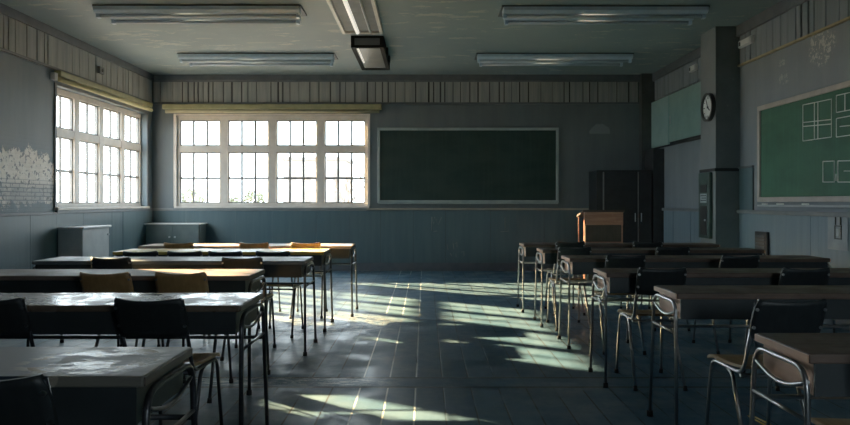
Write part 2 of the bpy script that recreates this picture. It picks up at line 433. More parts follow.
# baseboards
for nm, a, b in (('baseboard_back', (XL, YB-.022, 0), (XR-.23, YB, .14)), ('baseboard_left', (XL, YF, 0), (XL+.022, YB-.03, .14)),
                 ('baseboard_right', (XR-.022, YF, 0), (XR, 8.66, .14))):
    B = MB(); B.box(a, b, bev=.004); B.build(nm, M['cornice'], kind='structure')
# pillar on the right wall and dark pilaster in the far corner
B = MB(); B.box((3.60, 8.67, 0), (XR, 9.14, H), 0)
pil = B.build('pillar', [M['pillar'], M['pillar_side']], kind='structure')
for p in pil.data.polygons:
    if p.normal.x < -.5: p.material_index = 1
B = MB(); B.box((3.585, 8.66, 1.56), (XR, 9.15, 1.60), bev=.004); B.build('trim_21', M['groove'], kind='structure')
B = MB(); B.box((3.67, 11.85, 0), (XR, YB, H-.0)); B.build('trim_22', paint('pilaster_paint', (.04, .047, .05), (.055, .062, .065), .6), kind='structure')
B = MB(); B.box((3.72, 11.40, 0), (XR, 11.849, 2.05), bev=.006); B.build('trim_23', M['black_strip'], kind='structure')  # plain black box beside the pilaster

# --- windows
def window(name, axis, plane_in, a0, a1, z0, z1, bays, depth, inward, sill=True, cols=3, rows=None, tr=(2.037, 2.145)):
    """axis: the direction the window runs; glass lies 'depth' behind the wall face"""
    root = bpy.data.objects.new(name, None); COL.objects.link(root); root['kind'] = 'structure'
    s = -inward
    def P(u, d, z):  return (plane_in + s*d, u, z) if axis == 'y' else (u, plane_in + s*d, z)
    def bx(B, u0, u1, z0, z1, d0, d1, bev=.004): B.box(P(u0, d0, z0), P(u1, d1, z1), 0, bev)
    F = .045; d0, d1 = depth - .03, depth + .05
    B = MB(); bx(B, a0, a0+F, z0, z1, d0, d1); bx(B, a1-F, a1, z0, z1, d0, d1)
    bx(B, a0+F, a1-F, z0, z0+.05, d0, d1); bx(B, a0+F, a1-F, z1-.075, z1, d0, d1)
    B.build('window_frame', M['window'], root)
    edges = []; MW = .135; n = bays; span = (a1 - a0 - 2*F - (n-1)*MW) / n
    us = [a0 + F + i*(span + MW) for i in range(n)]
    for u in us[1:]:
        B = MB(); bx(B, u-MW, u, z0+.05, z1-.075, d0-.012, d1-.01, .008); B.build('mullion', M['window'], root)
    if tr:
        B = MB(); bx(B, a0+F, a1-F, tr[0], tr[1], d0-.006, d1-.02, .008); B.build('transom', M['window'], root)
    bands = [(z0+.05, tr[0]), (tr[1], z1-.075)] if tr else [(z0+.05, z1-.075)]
    for u in us:
        for bi, (b0, b1) in enumerate(bands):
            B = MB(); m = .017
            bx(B, u, u+.02, b0, b1, depth-.012, depth+.03, 0); bx(B, u+span-.02, u+span, b0, b1, depth-.012, depth+.03, 0)
            bx(B, u+.02, u+span-.02, b0, b0+.02, depth-.012, depth+.03, 0); bx(B, u+.02, u+span-.02, b1-.02, b1, depth-.012, depth+.03, 0)
            for k in range(1, cols):
                c = u + span*k/cols; bx(B, c-m, c+m, b0+.02, b1-.02, depth-.008, depth+.018, 0)
            if bi == 0 and tr:
                zc = 1.59; bx(B, u+.02, u+span-.02, zc-.018, zc+.018, depth-.01, depth+.02, 0)
            sash = B.build('sash', M['muntin'], root)
            B = MB(); bx(B, u+.012, u+span-.012, b0+.012, b1-.012, depth+.003, depth+.007, 0); B.build('pane', M['glass'], sash)
    if sill:
        B = MB(); bx(B, a0-.03, a1+.03, z0-.035, z0, -.05, depth-.03, .006); B.build('window_sill', M['window'], root)
    # casing around the opening
    B = MB(); bx(B, a0-.045, a0, z0, z1+.03, -.018, 0, .003); bx(B, a1, a1+.045, z0, z1+.03, -.018, 0, .003); bx(B, a0, a1, z1, z1+.03, -.018, 0, .003)
    B.build('casing', M['window'] if axis == 'x' else M['trim'], root)
    return root
w1 = window('window_1', 'x', YB, BW[0], BW[1], Z0, Z1, 4, .06, -1)
w2 = window('window_2', 'y', XL, LW[0], LW[1], Z0, Z1, 4, .12, 1, cols=2)
w3 = window('window_3', 'y', XL, SW[0], SW[1], SW[2], SW[3], 1, .12, 1, cols=2, tr=None)

w4 = window('fill_window', 'x', YF, FW[0], FW[1], FW[2], FW[3], 1, .06, 1, tr=None)  # unseen window, added to brighten the camera-facing sides

# rolled blinds in their boxes
t = thing('roller_blind', 'rolled olive blind above the back wall window', 'blind', (0, 0, 0))
B = MB(); B.box((-4.46, YB-.13, 2.755), (-.74, YB-.001, 2.845), 0, .012); B.build('blind_box', M['olive'], t)
B = MB(); B.tube([(-4.42, YB-.07, 2.725), (-.78, YB-.07, 2.725)], .032, 14); B.build('roll', paint('blind_cloth', (.30, .29, .19), (.36, .34, .23), .8), t)
t = thing('roller_blind', 'rolled olive blind above the side wall window', 'blind', (0, 0, 0))
B = MB(); B.box((XL+.001, 8.82, 2.765), (XL+.095, 11.80, 2.84), 0, .012); B.build('blind_box', M['olive'], t)
B = MB(); B.tube([(XL+.055, 8.85, 2.732), (XL+.055, 11.83, 2.732)], .03, 14); B.build('roll', paint('blind_cloth_side', (.42, .40, .22), (.5, .47, .27), .8), t)
B = MB(); B.box((XL+.001, 8.74, 2.71), (XL+.06, 8.815, 2.80), 0, .006); B.build('end_bracket', M['white'], t)

# ------------------------------------------------------------------ chalkboards
def strokes(B, paths, r):
    for p in paths: B.tube(p, r, 5)
t = thing('chalkboard', 'wide dark blank chalkboard on the back wall beside the window', 'chalkboard', (0, 0, 0))
X0, X1, ZB, ZT = -.815, 2.285, 1.165, 2.45; fw = .045
B = MB(); B.box((X0+fw, YB-.03, ZB+fw), (X1-fw, YB-.005, ZT-fw)); B.build('writing_surface', M['slate'], t)
B = MB()
B.box((X0, YB-.05, ZT-fw), (X1, YB-.001, ZT), 0, .005); B.box((X0, YB-.05, ZB), (X1, YB-.001, ZB+fw), 0, .005)
B.box((X0, YB-.05, ZB+fw), (X0+fw, YB-.001, ZT-fw), 0, .005); B.box((X1-fw, YB-.05, ZB+fw), (X1, YB-.001, ZT-fw), 0, .005)
B.build('frame', M['board_frame'], t)
B = MB(); B.box((X0+.02, YB-.10, ZB-.018), (X1-.02, YB-.001, ZB-.001), 0, .004); B.build('chalk_ledge', M['board_frame'], t)

t = thing('chalkboard', 'large green chalkboard with chalk boxes drawn on it, on the right wall', 'chalkboard', (0, 0, 0))
Y0, Y1, ZB, ZT = 4.75, 8.12, 1.18, 2.285; fw = .055
B = MB(); B.box((XR-.03, Y0+fw, ZB+fw), (XR-.005, Y1-fw, ZT-fw)); B.build('writing_surface', M['greenboard'], t)
B = MB()
B.box((XR-.05, Y0, ZT-fw), (XR-.001, Y1, ZT), 0, .006); B.box((XR-.05, Y0, ZB), (XR-.001, Y1, ZB+fw), 0, .006)
B.box((XR-.05, Y0, ZB+fw), (XR-.001, Y0+fw, ZT-fw), 0, .006); B.box((XR-.05, Y1-fw, ZB+fw), (XR-.001, Y1, ZT-fw), 0, .006)
B.build('frame', M['cream_frame'], t)
B = MB(); B.box((XR-.12, Y0+.1, 1.13), (XR-.001, Y1-.15, 1.15), 0, .004); B.build('chalk_ledge', M['grey'], t)
def pz(px, py):                               # a point of the photograph laid on the board's plane
    yy = (XR - .031) * 700 / (px - 425); return (XR - .031, yy, 1.18 + (202 - py) * yy / 700)
def quad(a, b, c, d): return [pz(*a), pz(*b), pz(*c), pz(*d), pz(*a)]
B = MB()
CHALK_R = .0052
strokes(B, [quad((803, 105), (831.5, 99), (831.5, 137), (803, 141)), [pz(814.5, 102.5), pz(814.5, 139.5)], [pz(818, 102), pz(818, 139)],
            [pz(803, 122.5), pz(831.5, 119.5)], [pz(803, 126.5), pz(831.5, 124)],
            quad((836.5, 95.5), (852, 92), (852, 109.5), (836.5, 112.5)), [pz(845, 94), pz(845, 110.5)],
            quad((836.5, 118.5), (858, 114.5), (858, 134), (836.5, 137)), [pz(840, 126.5), pz(855, 125)],
            quad((823, 161.5), (834.5, 161), (834.5, 182), (823, 182)),
            quad((838, 161), (857, 160.5), (857, 182), (838, 182)), [pz(844, 171), pz(852, 171)],
            [pz(836, 174), pz(836, 181)], [pz(803, 141), pz(812, 139.8)]], CHALK_R)
B.build('chalk_drawing', M['chalk'], t)
for k, (yy, dy, ry) in enumerate(((7.86, .1, .1), (7.52, .16, -.06), (7.02, .09, .2))):
    B = MB(); B.tube([(0, -dy/2, 0), (0, dy/2, 0)], .008, 8)
    o = B.build('chalk_stick', M['chalk'], loc=(XR-.085, yy, 1.1585)); o.rotation_euler = (0, 0, ry)
    tag(o, ['white chalk stick on the ledge, farthest along toward the pillar', 'longest white chalk stick on the ledge of the green board',
            'short white chalk stick on the ledge below the drawn boxes'][k], 'chalk', 'chalk sticks on the ledge')

# faint scribbles left on the wall under the back board
B = MB(); yy = YB - .022
def sc(pts): return [((px - 425) * 11.97 / 700, yy, 1.18 + (202 - py) * 11.97 / 700) for px, py in pts]
strokes(B, [sc([(432, 217), (433.5, 224), (436, 219), (438, 225), (441.5, 217.5)]), sc([(431.5, 217), (431.5, 231)]), sc([(433, 231.5), (437, 231)]), sc([(434, 219), (435, 217)]),
            sc([(447, 244), (448, 250)]), sc([(453, 243), (454, 249)]), sc([(455, 244), (457, 242), (457, 247)]), sc([(450, 253), (452, 256)]), sc([(456, 254), (456, 257)]),
            sc([(461, 252), (464, 251.5), (464, 256)]), sc([(505, 217), (505, 231)]), sc([(500, 232), (509, 231)])], .0042)
o = B.build('chalk_scribble', M['dust'], wall_back)

# ------------------------------------------------------------------ cabinets and fittings
t = thing('wall_cabinet', 'green sliding-panel cabinet high on the right wall behind the pillar', 'cabinet', (0, 0, 0))
B = MB(); B.box((XR-.05, 9.45, 2.07), (XR-.001, 11.84, 2.87), 0, .004); B.build('carcass', M['groove'], t)
B = MB(); B.box((XR-.075, 9.47, 2.12), (XR-.05, 10.98, 2.855), 0, .004); B.build('sliding_panel', M['green_panel'], t)
B = MB(); B.box((XR-.075, 11.01, 2.09), (XR-.05, 11.83, 2.855), 0, .004); B.build('sliding_panel', paint('green_panel_pale', (.23, .40, .40), (.29, .47, .47), .35, 3), t)
B = MB(); B.tube([(XR-.085, 10.9, 2.4), (XR-.085, 10.9, 2.52)], .008, 8); B.build('handle', M['grey'], t)

t = thing('storage_cabinet', 'tall black double-door cabinet in the far right corner', 'cabinet', (3.26, 11.64, 0))
B = MB(); B.box((-.46, -.22, .06), (.44, .33, 1.70), 0, .006); B.box((-.42, -.18, 0), (.40, .30, .06)); B.build('carcass', M['black'], t)
for a, b, hx in ((-.34, .205, .16), (.225, .435, .26)):
    B = MB(); B.box((a, -.24, .10), (b, -.222, 1.67), 0, .004); d = B.build('door', M['black'], t)
    B = MB(); B.tube([(hx, -.255, .86), (hx, -.255, 1.0)], .008, 8); B.build('handle', M['grey'], d)
B = MB(); B.box((-.36, -.238, .10), (-.343, -.223, 1.67)); B.build('edge_strip', M['seamlight'], t)
B = MB(); B.box((.208, -.238, .10), (.222, -.223, 1.67)); B.build('edge_strip', M['seamlight'], t)

t = thing('lectern', 'wooden lectern with an orange-brown front board in front of the black cabinet', 'lectern', (2.42, 9.5, 0))
B = MB(); B.box((-.265, -.02, .87), (.265, .005, 1.045), 0, .006); B.build('front_board', M['orange_wood'], t)
B = MB(); B.prism([(-.03, 1.045), (.40, .965), (.40, .99), (-.03, 1.072)], 0, -.28, .28); B.build('sloped_top', M['dark_wood'], t)
for sx in (-1, 1):
    for yy_ in (.0, .36):
        B = MB(); B.box((sx*.255-.008, yy_-.008, .0), (sx*.255+.008, yy_+.008, .965 if yy_ else 1.04), 0, .003); B.build('leg', M['orange_wood'], t)
B = MB(); B.box((-.243, .0, .10), (.243, .012, .868)); B.build('back_panel', M['dark_wood'], t)
B = MB(); B.box((-.243, -.014, .615), (.243, .0, .64), 0, .003); B.build('rail', M['orange_wood'], t)
B = MB(); B.box((-.243, .013, .50), (.243, .347, .52)); B.build('shelf', M['dark_wood'], t)

t = thing('convector_heater', 'pale grey box heater under the side wall window', 'heater', (XL+.022, 8.85, 0))
B = MB(); B.box((.015, 0, .08), (.33, .74, .835), 0, .01); B.build('casing', M['grey'], t)
B = MB(); B.box((0.015, -.025, .836), (.355, .765, .862), 0, .006); B.build('top_plate', M['white'], t)
B = MB()
for k in range(9): B.box((.3305, .07, .14 + k*.03), (.338, .67, .155 + k*.03))
B.build('grille', M['cornice'], t)
for yy_ in (.08, .66):
    B = MB(); B.box((.05, yy_-.025, 0), (.30, yy_+.025, .08)); B.build('foot', M['black'], t)
B = MB(); B.disc((.3305, .70, .74), (1, 0, 0), .016, .015, 16); B.build('knob', M['white'], t)

t = thing('storage_cabinet', 'low teal cabinet with a pale top edge under the back wall window', 'cabinet', (-4.16, 11.80, 0))
B = MB(); B.box((-.47, -.19, .05), (.42, .17, .805), 0, .005); B.box((-.44, -.15, 0), (.39, .14, .05)); B.build('carcass', paint('low_cabinet', (.07, .105, .11), (.09, .13, .135), .5), t)
B = MB(); B.box((-.49, -.215, .806), (.44, .17, .824), 0, .004); B.build('cabinet_top', M['white'], t)
for a, b, hx in ((-.46, -.03, -.07), (-.02, .41, .02)):
    B = MB(); B.box((a, -.208, .08), (b, -.192, .79), 0, .004); d = B.build('door', paint('low_cabinet_door', (.075, .11, .115), (.10, .14, .14), .45), t)
    B = MB(); B.disc((hx, -.209, .6), (0, -1, 0), .014, .02, 14); B.build('knob', M['grey'], d)

# clock on the pillar
t = thing('wall_clock', 'round white wall clock with black rim on the pillar', 'clock', (3.60, 8.84, 2.375))
R_ = .18
B = MB(); B.disc((-.001, 0, 0), (-1, 0, 0), R_, .05, 48, 0, R_-.026); B.build('rim', M['black'], t)
B = MB(); B.disc((-.002, 0, 0), (-1, 0, 0), R_-.027, .022, 48); face = B.build('face', M['clock_face'], t)
for k in range(12):
    B = MB(); a = 2*PI*k/12; r0 = .105 if k % 3 == 0 else .118; n = Vector((0, math.sin(a), math.cos(a)))
    B.tube([Vector((-.0255, 0, 0)) + n*r0, Vector((-.0255, 0, 0)) + n*.142], .0065 if k % 3 == 0 else .004, 5)
    B.build('hour_mark', M['black'], face)
for nm, ln, a, r in (('hour_hand', .075, -2.2, .006), ('minute_hand', .115, .45, .0045)):
    B = MB(); n = Vector((0, math.sin(a), math.cos(a))); B.tube([Vector((-.032, 0, 0)) - n*.02, Vector((-.032, 0, 0)) + n*ln], r, 6); B.build(nm, M['black'], t)
B = MB(); B.disc((-.024, 0, 0), (-1, 0, 0), .012, .014, 14); B.build('hub', M['black'], t)

t = thing('control_box', 'dark green control box with pale notice on the pillar', 'electrical box', (3.60, 8.93, 0))
B = MB(); B.box((-.045, -.17, .72), (-.001, .17, 1.555), 0, .006); B.build('housing', M['green_dark'], t)
B = MB(); B.box((-.052, -.10, 1.30), (-.045, .10, 1.40), 0, .002); B.build('slot', M['black'], t)
B = MB(); B.box((-.05, -.10, 1.17), (-.0452, .10, 1.285)); B.build('notice', paint('notice', (.30, .36, .38), (.36, .42, .44), .5), t)
B = MB()
for k in range(3): B.box((-.0508, -.085, 1.195 + k*.03), (-.0502, .085 - .03*(k % 2), 1.205 + k*.03))
B.build('notice_rule', M['groove'], t)
B = MB(); B.box((-.053, -.10, .76), (-.0452, .10, 1.13), 0, .004); d = B.build('door', M['black'], t)
B = MB(); B.disc((-.053, -.07, .95), (-1, 0, 0), .012, .012, 12); B.build('knob', M['grey'], d)

def wall_box(label, loc, L, name='emergency_light'):
    t = thing(name, label, 'wall light', loc, 0, 'small box lights on the right wall')
    B = MB(); B.box((-.05, -L/2, -.045), (-.001, L/2, .045), 0, .012); B.build('housing', M['white'], t)
    B = MB(); B.box((-.062, -L/2+.03, -.032), (-.0502, L/2-.09, .03), 0, .006); B.build('diffuser', M['clock_face'], t)
    B = MB(); B.box((-.056, L/2-.07, -.025), (-.0502, L/2-.03, .025), 0, .002); B.build('grille', M['groove'], t)
    return t
wall_box('small pale box light high on the wall above the green chalkboard', (XR-.020, 8.40, 3.10), .34)
wall_box('small pale box light high on the wall behind the pillar', (XR-.020, 10.05, 3.10), .24)
t = thing('junction_box', 'small grey box on the boarded band above the side window', 'electrical box', (XL+.026, 10.0, 3.06))
B = MB(); B.box((.001, -.07, -.05), (.045, .07, .05), 0, .008); B.build('housing', M['cornice'], t)
B = MB(); B.disc((.045, 0, 0), (1, 0, 0), .022, .008, 16); B.build('knockout', M['groove'], t)
t = thing('wall_vent', 'black louvred vent low on the blue wainscot beside the pillar', 'vent', (XR-.022, 8.02, 0))
B = MB(); B.box((-.035, -.14, .50), (-.001, .14, .84), 0, .005); B.build('frame', M['black'], t)
B = MB()
for k in range(7): B.box((-.046, -.115, .535 + k*.04), (-.036, .115, .555 + k*.04))
B.build('louvre', M['fixture_dark'], t)
t = thing('switch_plate', 'pale scuffed switch plate on the wainscot below the green chalkboard', 'switch', (XR-.024, 6.56, .89))
B = MB(); B.box((-.006, -.15, -.16), (-.0005, .17, .17), 0, .003); B.build('plate', paint('switch_plate_paint', (.22, .26, .29), (.30, .34, .37), .5), t)
B = MB()
B.box((-.012, -.06, -.06), (-.0062, -.05, .07)); B.box((-.012, .04, -.06), (-.0062, .05, .07)); B.box((-.012, -.05, -.06), (-.0062, .04, -.05)); B.box((-.012, -.05, .06), (-.0062, .04, .07))
B.build('switch_surround', M['black'], t)
B = MB(); B.box((-.016, -.03, -.03), (-.0062, .02, .04), 0, .003); B.build('rocker', M['grey'], t)
B = MB(); B.tube([(-.012, .03, .075), (-.012, .03, .16)], .006, 6); B.tube([(-.012, -.05, .075), (-.012, -.05, .16)], .006, 6); B.build('conduit', M['black'], t)

# ------------------------------------------------------------------ ceiling lights
def make_fluoro():
    t = thing('fluorescent_light', 'long twin fluorescent ceiling light', 'ceiling light')
    L = 1.15
    B = MB(); B.box((-L, -.21, -.020), (L, .21, 0), 0, .004); B.build('mounting_plate', M['cornice'], t)
    for yy_, w, sh in ((-.135, .095, 0), (.135, .075, .05)):
        B = MB(); B.prism([(yy_-w, -.0205), (yy_-w, -.06), (yy_-w*.7, -.085), (yy_+w*.7, -.085), (yy_+w, -.06), (yy_+w, -.0205)], 0, -L+.02+sh, L-.02-sh); h = B.build('housing', M['fixture'], t)
        B = MB(); B.tube([(-L+.06+sh, yy_, -.106), (L-.06-sh, yy_, -.106)], .02, 12); B.build('fluorescent_tube', M['fluoro'], h)
        for sx in (-1, 1):
            B = MB(); B.box((sx*(L-.022-sh), yy_-.03, -.13), (sx*(L-.06-sh), yy_+.03, -.0855), 0, .004); B.build('lamp_socket', M['fixture'], h)
    return t
f0 = make_fluoro()
for k, (x, y, lab) in enumerate(((-2.52, 7.92, 'twin fluorescent ceiling light nearer the camera on the window side'), (-2.47, 10.42, 'twin fluorescent ceiling light nearest the back wall window'),
                                 (2.0, 7.95, 'twin fluorescent ceiling light nearer the camera on the green chalkboard side'), (1.90, 10.42, 'twin fluorescent ceiling light above the dark chalkboard near the pillar side'))):
    o = f0 if k == 0 else copy_tree(f0)
    o.location = (x, y, H-.001); o['label'] = lab; o['group'] = 'twin fluorescent ceiling lights'
t = thing('troffer_light', 'pale framed ceiling light panel with a glowing tube over the aisle', 'ceiling light', (-.785, 7.85, H-.001))
B = MB(); w, l = .255, .98
B.box((-w, -l, -.06), (-w+.04, l, 0), 0, .004); B.box((w-.04, -l, -.06), (w, l, 0), 0, .004); B.box((-w+.04, -l, -.06), (w-.04, -l+.04, 0), 0, .004); B.box((-w+.04, l-.04, -.06), (w-.04, l, 0), 0, .004)
B.build('frame', M['pale_frame'], t)
B = MB(); B.box((-w+.04, -l+.04, -.035), (w-.04, l-.04, -.005)); B.build('reflector', paint('reflector_grey', (.06, .075, .08), (.10, .115, .12), .6), t)
B = MB(); B.tube([(-.06, -l+.06, -.052), (-.06, l-.06, -.052)], .024, 12); B.build('fluorescent_tube', M['tube_glow'], t)
B = MB(); B.tube([(.10, -l+.06, -.052), (.10, l-.06, -.052)], .012, 10); B.build('fluorescent_tube', M['grey'], t)
t = thing('box_light', 'black framed hanging box light with a clouded lens over the aisle', 'ceiling light', (-.755, 9.95, H-.001))
B = MB(); w, l, h = .215, .80, .155; e_ = .055
B.box((-w, -l, -h), (-w+e_, l, 0), 0, .004); B.box((w-e_, -l, -h), (w, l, 0), 0, .004); B.box((-w+e_, -l, -h), (w-e_, -l+.07, 0), 0, .004); B.box((-w+e_, l-.13, -h), (w-e_, l, 0), 0, .004)
B.build('frame', M['matte'], t)
B = MB(); B.box((-w+e_, -l+.07, -h+.012), (w-e_, l-.13, -.02)); B.build('lens', M['lens'], t)
B = MB(); B.tube([(-w+.085, -l+.10, -h+.004), (-w+.085, l-.6, -h+.004)], .012, 10); B.build('fluorescent_tube', M['tube_glow'], t)  # glowing strip standing in for a bright reflection on the lens
B = MB(); B.box((-w+.05, -l-.006, -h+.03), (w-.05, -l-.0005, -.035), 0, .003); B.build('name_plate', M['cornice'], t)
for sy in (-.25, .3):
    B = MB(); B.box((w, sy-.04, -h+.02), (w+.03, sy+.04, -.04), 0, .004); B.build('hinge', M['matte'], t)

# ------------------------------------------------------------------ desks
DH = .725
def make_desk(W, top, frame_mat, side, edge, tr=.0105):
    t = thing('school_desk', 'desk', 'desk')
    B = MB(); B.box((-W/2, -.215, DH-.030), (W/2, .215, DH), 0, .006); B.build('tabletop', top, t)
    B = MB(); x = W/2 - .035; z0, z1 = DH-.128, DH-.0305                          # open book tray: floor, back, ends and a lip
    B.box((-x, -.205, z0), (x, .20, z0+.012)); B.box((-x, .188, z0+.012), (x, .20, z1)); B.box((-x-.0145, -.207, z0-.002), (x+.0145, -.195, z1))
    B.build('book_tray', M['tray'], t)
    for sx in (-1, 1):
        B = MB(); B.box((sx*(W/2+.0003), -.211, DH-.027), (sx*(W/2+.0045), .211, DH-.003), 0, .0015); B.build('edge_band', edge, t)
        B = MB(); B.box((sx*(x+.001), -.194, z0), (sx*(x+.014), .195, z1)); B.build('tray_end', side, t)
        xx = sx*(W/2 + .004); zt = DH - .044
        B = MB(); B.tube(fillet([(xx+sx*.012, -.255, .012), (xx, -.205, zt), (xx, .205, zt), (xx+sx*.012, .255, .012)], .085, 7), tr, 10)
        lf = B.build('leg_frame', frame_mat, t)
        B = MB(); B.tube([(xx, -.212 + .424*k/10, DH-.085 - .04*math.sin(PI*k/10)) for k in range(11)], .0068, 8); B.build('brace', frame_mat, lf)
        B = MB(); B.tube([(xx+sx*.003, -.222, .525), (xx+sx*.003, .222, .525)], .0068, 8); B.build('crossbar', frame_mat, lf)
        for sy in (-1, 1):
            B = MB(); B.tube([(xx+sx*.0115, sy*.2565, 0), (xx+sx*.012, sy*.254, .03)], .0165, 10); B.build('rubber_foot', M['rubber'], lf)
    B = MB(); B.tube([(-W/2, .224, .50), (W/2, .224, .50)], .009, 8); B.build('stretcher', frame_mat, t)
    return t
rows_left = [(1.80, -.735, 2.1), (3.08, -.815, 2.1), (4.32, -1.09, 2.1), (5.41, -.935, 2.1), (6.40, -.925, 1.93), (7.24, -.765, 2.2)]
rows_right = [(2.06, 1.15, 2.1), (3.44, 1.255, 2.1), (4.44, 1.165, 2.1), (5.60, 1.17, 2.1), (6.58, 1.115, 2.1), (7.46, 1.06, 2.1)]
ordw = ['nearest to the camera', 'second from the camera', 'third from the camera', 'fourth from the camera', 'fifth from the camera', 'farthest from the camera']
protoR = make_desk(2.1, M['top_right'], M['steel'], M['edge_brown_lit'], M['edge_brown_lit'], .0088)
first = True
for k, (yn, xr, W) in enumerate(rows_left):
    o = make_desk(W, M[('top', 'top_gloss', 'top_dull', 'top_blue', 'top_yellow_lit', 'top_rose')[k]], M['dark_tube'], M['tray'], M['edge_dark'])
    o.location = (xr - W/2, yn + .215, 0)
    o['label'] = ('worn dark', 'glossy wet-looking dark', 'dull brown', 'slate grey', 'yellow-lit', 'rosy pale')[k] + ' long school desk on the window side, ' + ordw[k]
    if k == 0: o.scale = (1, .88, 1); o.location.y = 2.015
    o['group'] = 'long desks on the window side'
for k, (yn, xl, W) in enumerate(rows_right):
    o = protoR if k == 0 else copy_tree(protoR)
    o.location = (xl + W/2, yn + .215, 0)
    if k == 0: o.scale = (1, .80, 1); o.location.y = 2.265
    o['label'] = 'brown school desk with bright steel legs right of the aisle, ' + ordw[k]
    o['group'] = 'long desks right of the aisle'

# ------------------------------------------------------------------ chairs
def make_chair(back, frame_mat, seat):
    """faces +Y; the top of the backrest stands over y = 0"""
    t = thing('school_chair', 'chair', 'chair'); w = .142
    B = MB(); nx, nz = 12, 6                                                   # curved backrest panel
    grid = []
    for side in (0, 1):
        g2 = []
        for j in range(nz + 1):
            v = j / nz; row = []
            for i in range(nx + 1):
                u = -1 + 2*i/nx
                cz = .598 + .178*v - (.012*(1-u*u) if j == nz else .004*(1-u*u)*v) 
                hw = .152 - .012*(abs(2*v-1)**4)
                yy_ = .062 - .070*v - .022*(1-u*u)*1.0 + (0 if side else .013)
                row.append(B.bm.verts.new((u*hw, yy_, cz)))
            g2.append(row)
        grid.append(g2)
    for s_ in (0, 1):
        for j in range(nz):
            for i in range(nx):
                f = B.bm.faces.new((grid[s_][j][i], grid[s_][j][i+1], grid[s_][j+1][i+1], grid[s_][j+1][i])); f.smooth = True
    for j in range(nz):
        for i in (0, nx): B.bm.faces.new((grid[0][j][i], grid[0][j+1][i], grid[1][j+1][i], grid[1][j][i]))
    for i in range(nx):
        for j in (0, nz): B.bm.faces.new((grid[0][j][i], grid[0][j][i+1], grid[1][j][i+1], grid[1][j][i]))
    B.build('backrest', back, t)
    B = MB(); nx, ny = 10, 10; grid = []                                        # dished plywood seat with a rolled front
    for side in (0, 1):
        g2 = []
        for j in range(ny + 1):
            v = j / ny; row = []
            for i in range(nx + 1):
                u = -1 + 2*i/nx
                hw = .158 - .014*(1-v)**2 - .012*max(0, v-.8)/.2
                z = .452 - .010*(1-u*u)*math.sin(PI*v) + .012*(1-v)**3*1.2 - .022*max(0, (v-.78)/.22)**2 - (0 if side else .012)
                row.append(B.bm.verts.new((u*hw, .125 + .375*v, z)))
            g2.append(row)
        grid.append(g2)
    for s_ in (0, 1):
        for j in range(ny):
            for i in range(nx):
                f = B.bm.faces.new((grid[s_][j][i], grid[s_][j][i+1], grid[s_][j+1][i+1], grid[s_][j+1][i])); f.smooth = True
    for j in range(ny):
        for i in (0, nx): B.bm.faces.new((grid[0][j][i], grid[0][j+1][i], grid[1][j+1][i], grid[1][j][i]))
    for i in range(nx):
        for j in (0, ny): B.bm.faces.new((grid[0][j][i], grid[0][j][i+1], grid[1][j][i+1], grid[1][j][i]))
    B.build('seat', seat, t)
    for sx in (-1, 1):
        B = MB(); B.tube(fillet([(sx*(w+.012), .505, .012), (sx*w, .455, .425), (sx*w, .135, .430), (sx*w, .008, .765)], .06, 6), .0088, 8)
        fr = B.build('side_frame', frame_mat, t)
        B = MB(); B.tube(fillet([(sx*(w-.004), .30, .424), (sx*(w-.002), .24, .41), (sx*(w+.014), .045, .012)], .05, 4), .0095, 8)
        lg = B.build('rear_leg', frame_mat, t)
        B = MB(); B.tube([(sx*(w+.0125), .506, 0), (sx*(w+.012), .503, .028)], .0135, 8); B.build('rubber_foot', M['rubber'], fr)
        B = MB(); B.tube([(sx*(w+.0145), .043, 0), (sx*(w+.0135), .052, .028)], .0135, 8); B.build('rubber_foot', M['rubber'], lg)
        for zz in (.65, .73):
            yb = .008 + (.765 - zz)/.335*.127
            B = MB(); B.disc((sx*w, yb-.008, zz), (0, -1, 0), .007, .012, 10); B.build('rivet', M['steel'], fr)
    for yy_, zz in ((.16, .418), (.42, .416)):
        B = MB(); B.tube([(-w, yy_, zz), (w, yy_, zz)], .0085, 8); B.build('crossbar', frame_mat, t)
    return t
kinds = {'d': make_chair(M['back_dark'], M['dark_tube'], M['ply']), 'b': make_chair(M['back_brown'], M['dark_tube'], M['ply']), 'r': make_chair(M['back_dark'], M['steel'], M['ply'])}
used = set(); o_last = [None]
def chair(kind, x, y, rz, label, group):
    o = kinds[kind] if kind not in used else copy_tree(kinds[kind]); used.add(kind)
    o.location = (x, y, 0); o.rotation_euler = (0, 0, rz); o['label'] = label; o['group'] = group; o_last[0] = o
rowname = ['nearest', 'second', 'third', 'fourth', 'fifth', 'farthest']
left_chairs = [[-1.04], [-1.17, -1.85], [-1.42, -1.86], [-1.35, -2.32], [-1.31, -1.72, -2.07, -2.45], [-1.2, -1.72, -2.48]]
back_y = [1.64, 2.96, 4.06, 5.16, 6.02, 7.03]
place = {1: [''], 2: ['aisle-end ', 'inner '], 3: ['aisle-end ', 'middle ', 'wall-end '], 4: ['aisle-end ', 'second-from-aisle ', 'third-from-aisle ', 'wall-end ']}
for k, xs in enumerate(left_chairs):
    kd = 'b' if k in (2, 5) else 'd'
    for i, x in enumerate(xs):
        lab = '%s%s school chair tucked at the %s window-side desk' % (place[len(xs)][i], 'brown-backed' if kd == 'b' else 'dark-backed', rowname[k] if k != 5 else 'farthest')
        if k in (1, 2, 3, 4): lab += ' from the camera'
        chair(kd, x, back_y[k], random.uniform(-.05, .05), lab, 'school chairs on the window side')
        if k == 4: o_last[0].scale.z = .98
right_chairs = [[1.44], [1.53, 2.42], [1.47, 2.36], [1.54, 2.42], [1.36, 2.25], [1.50, 2.30]]
back_yr = [1.92, 2.92, 4.33, 5.36, 6.34, 7.22]
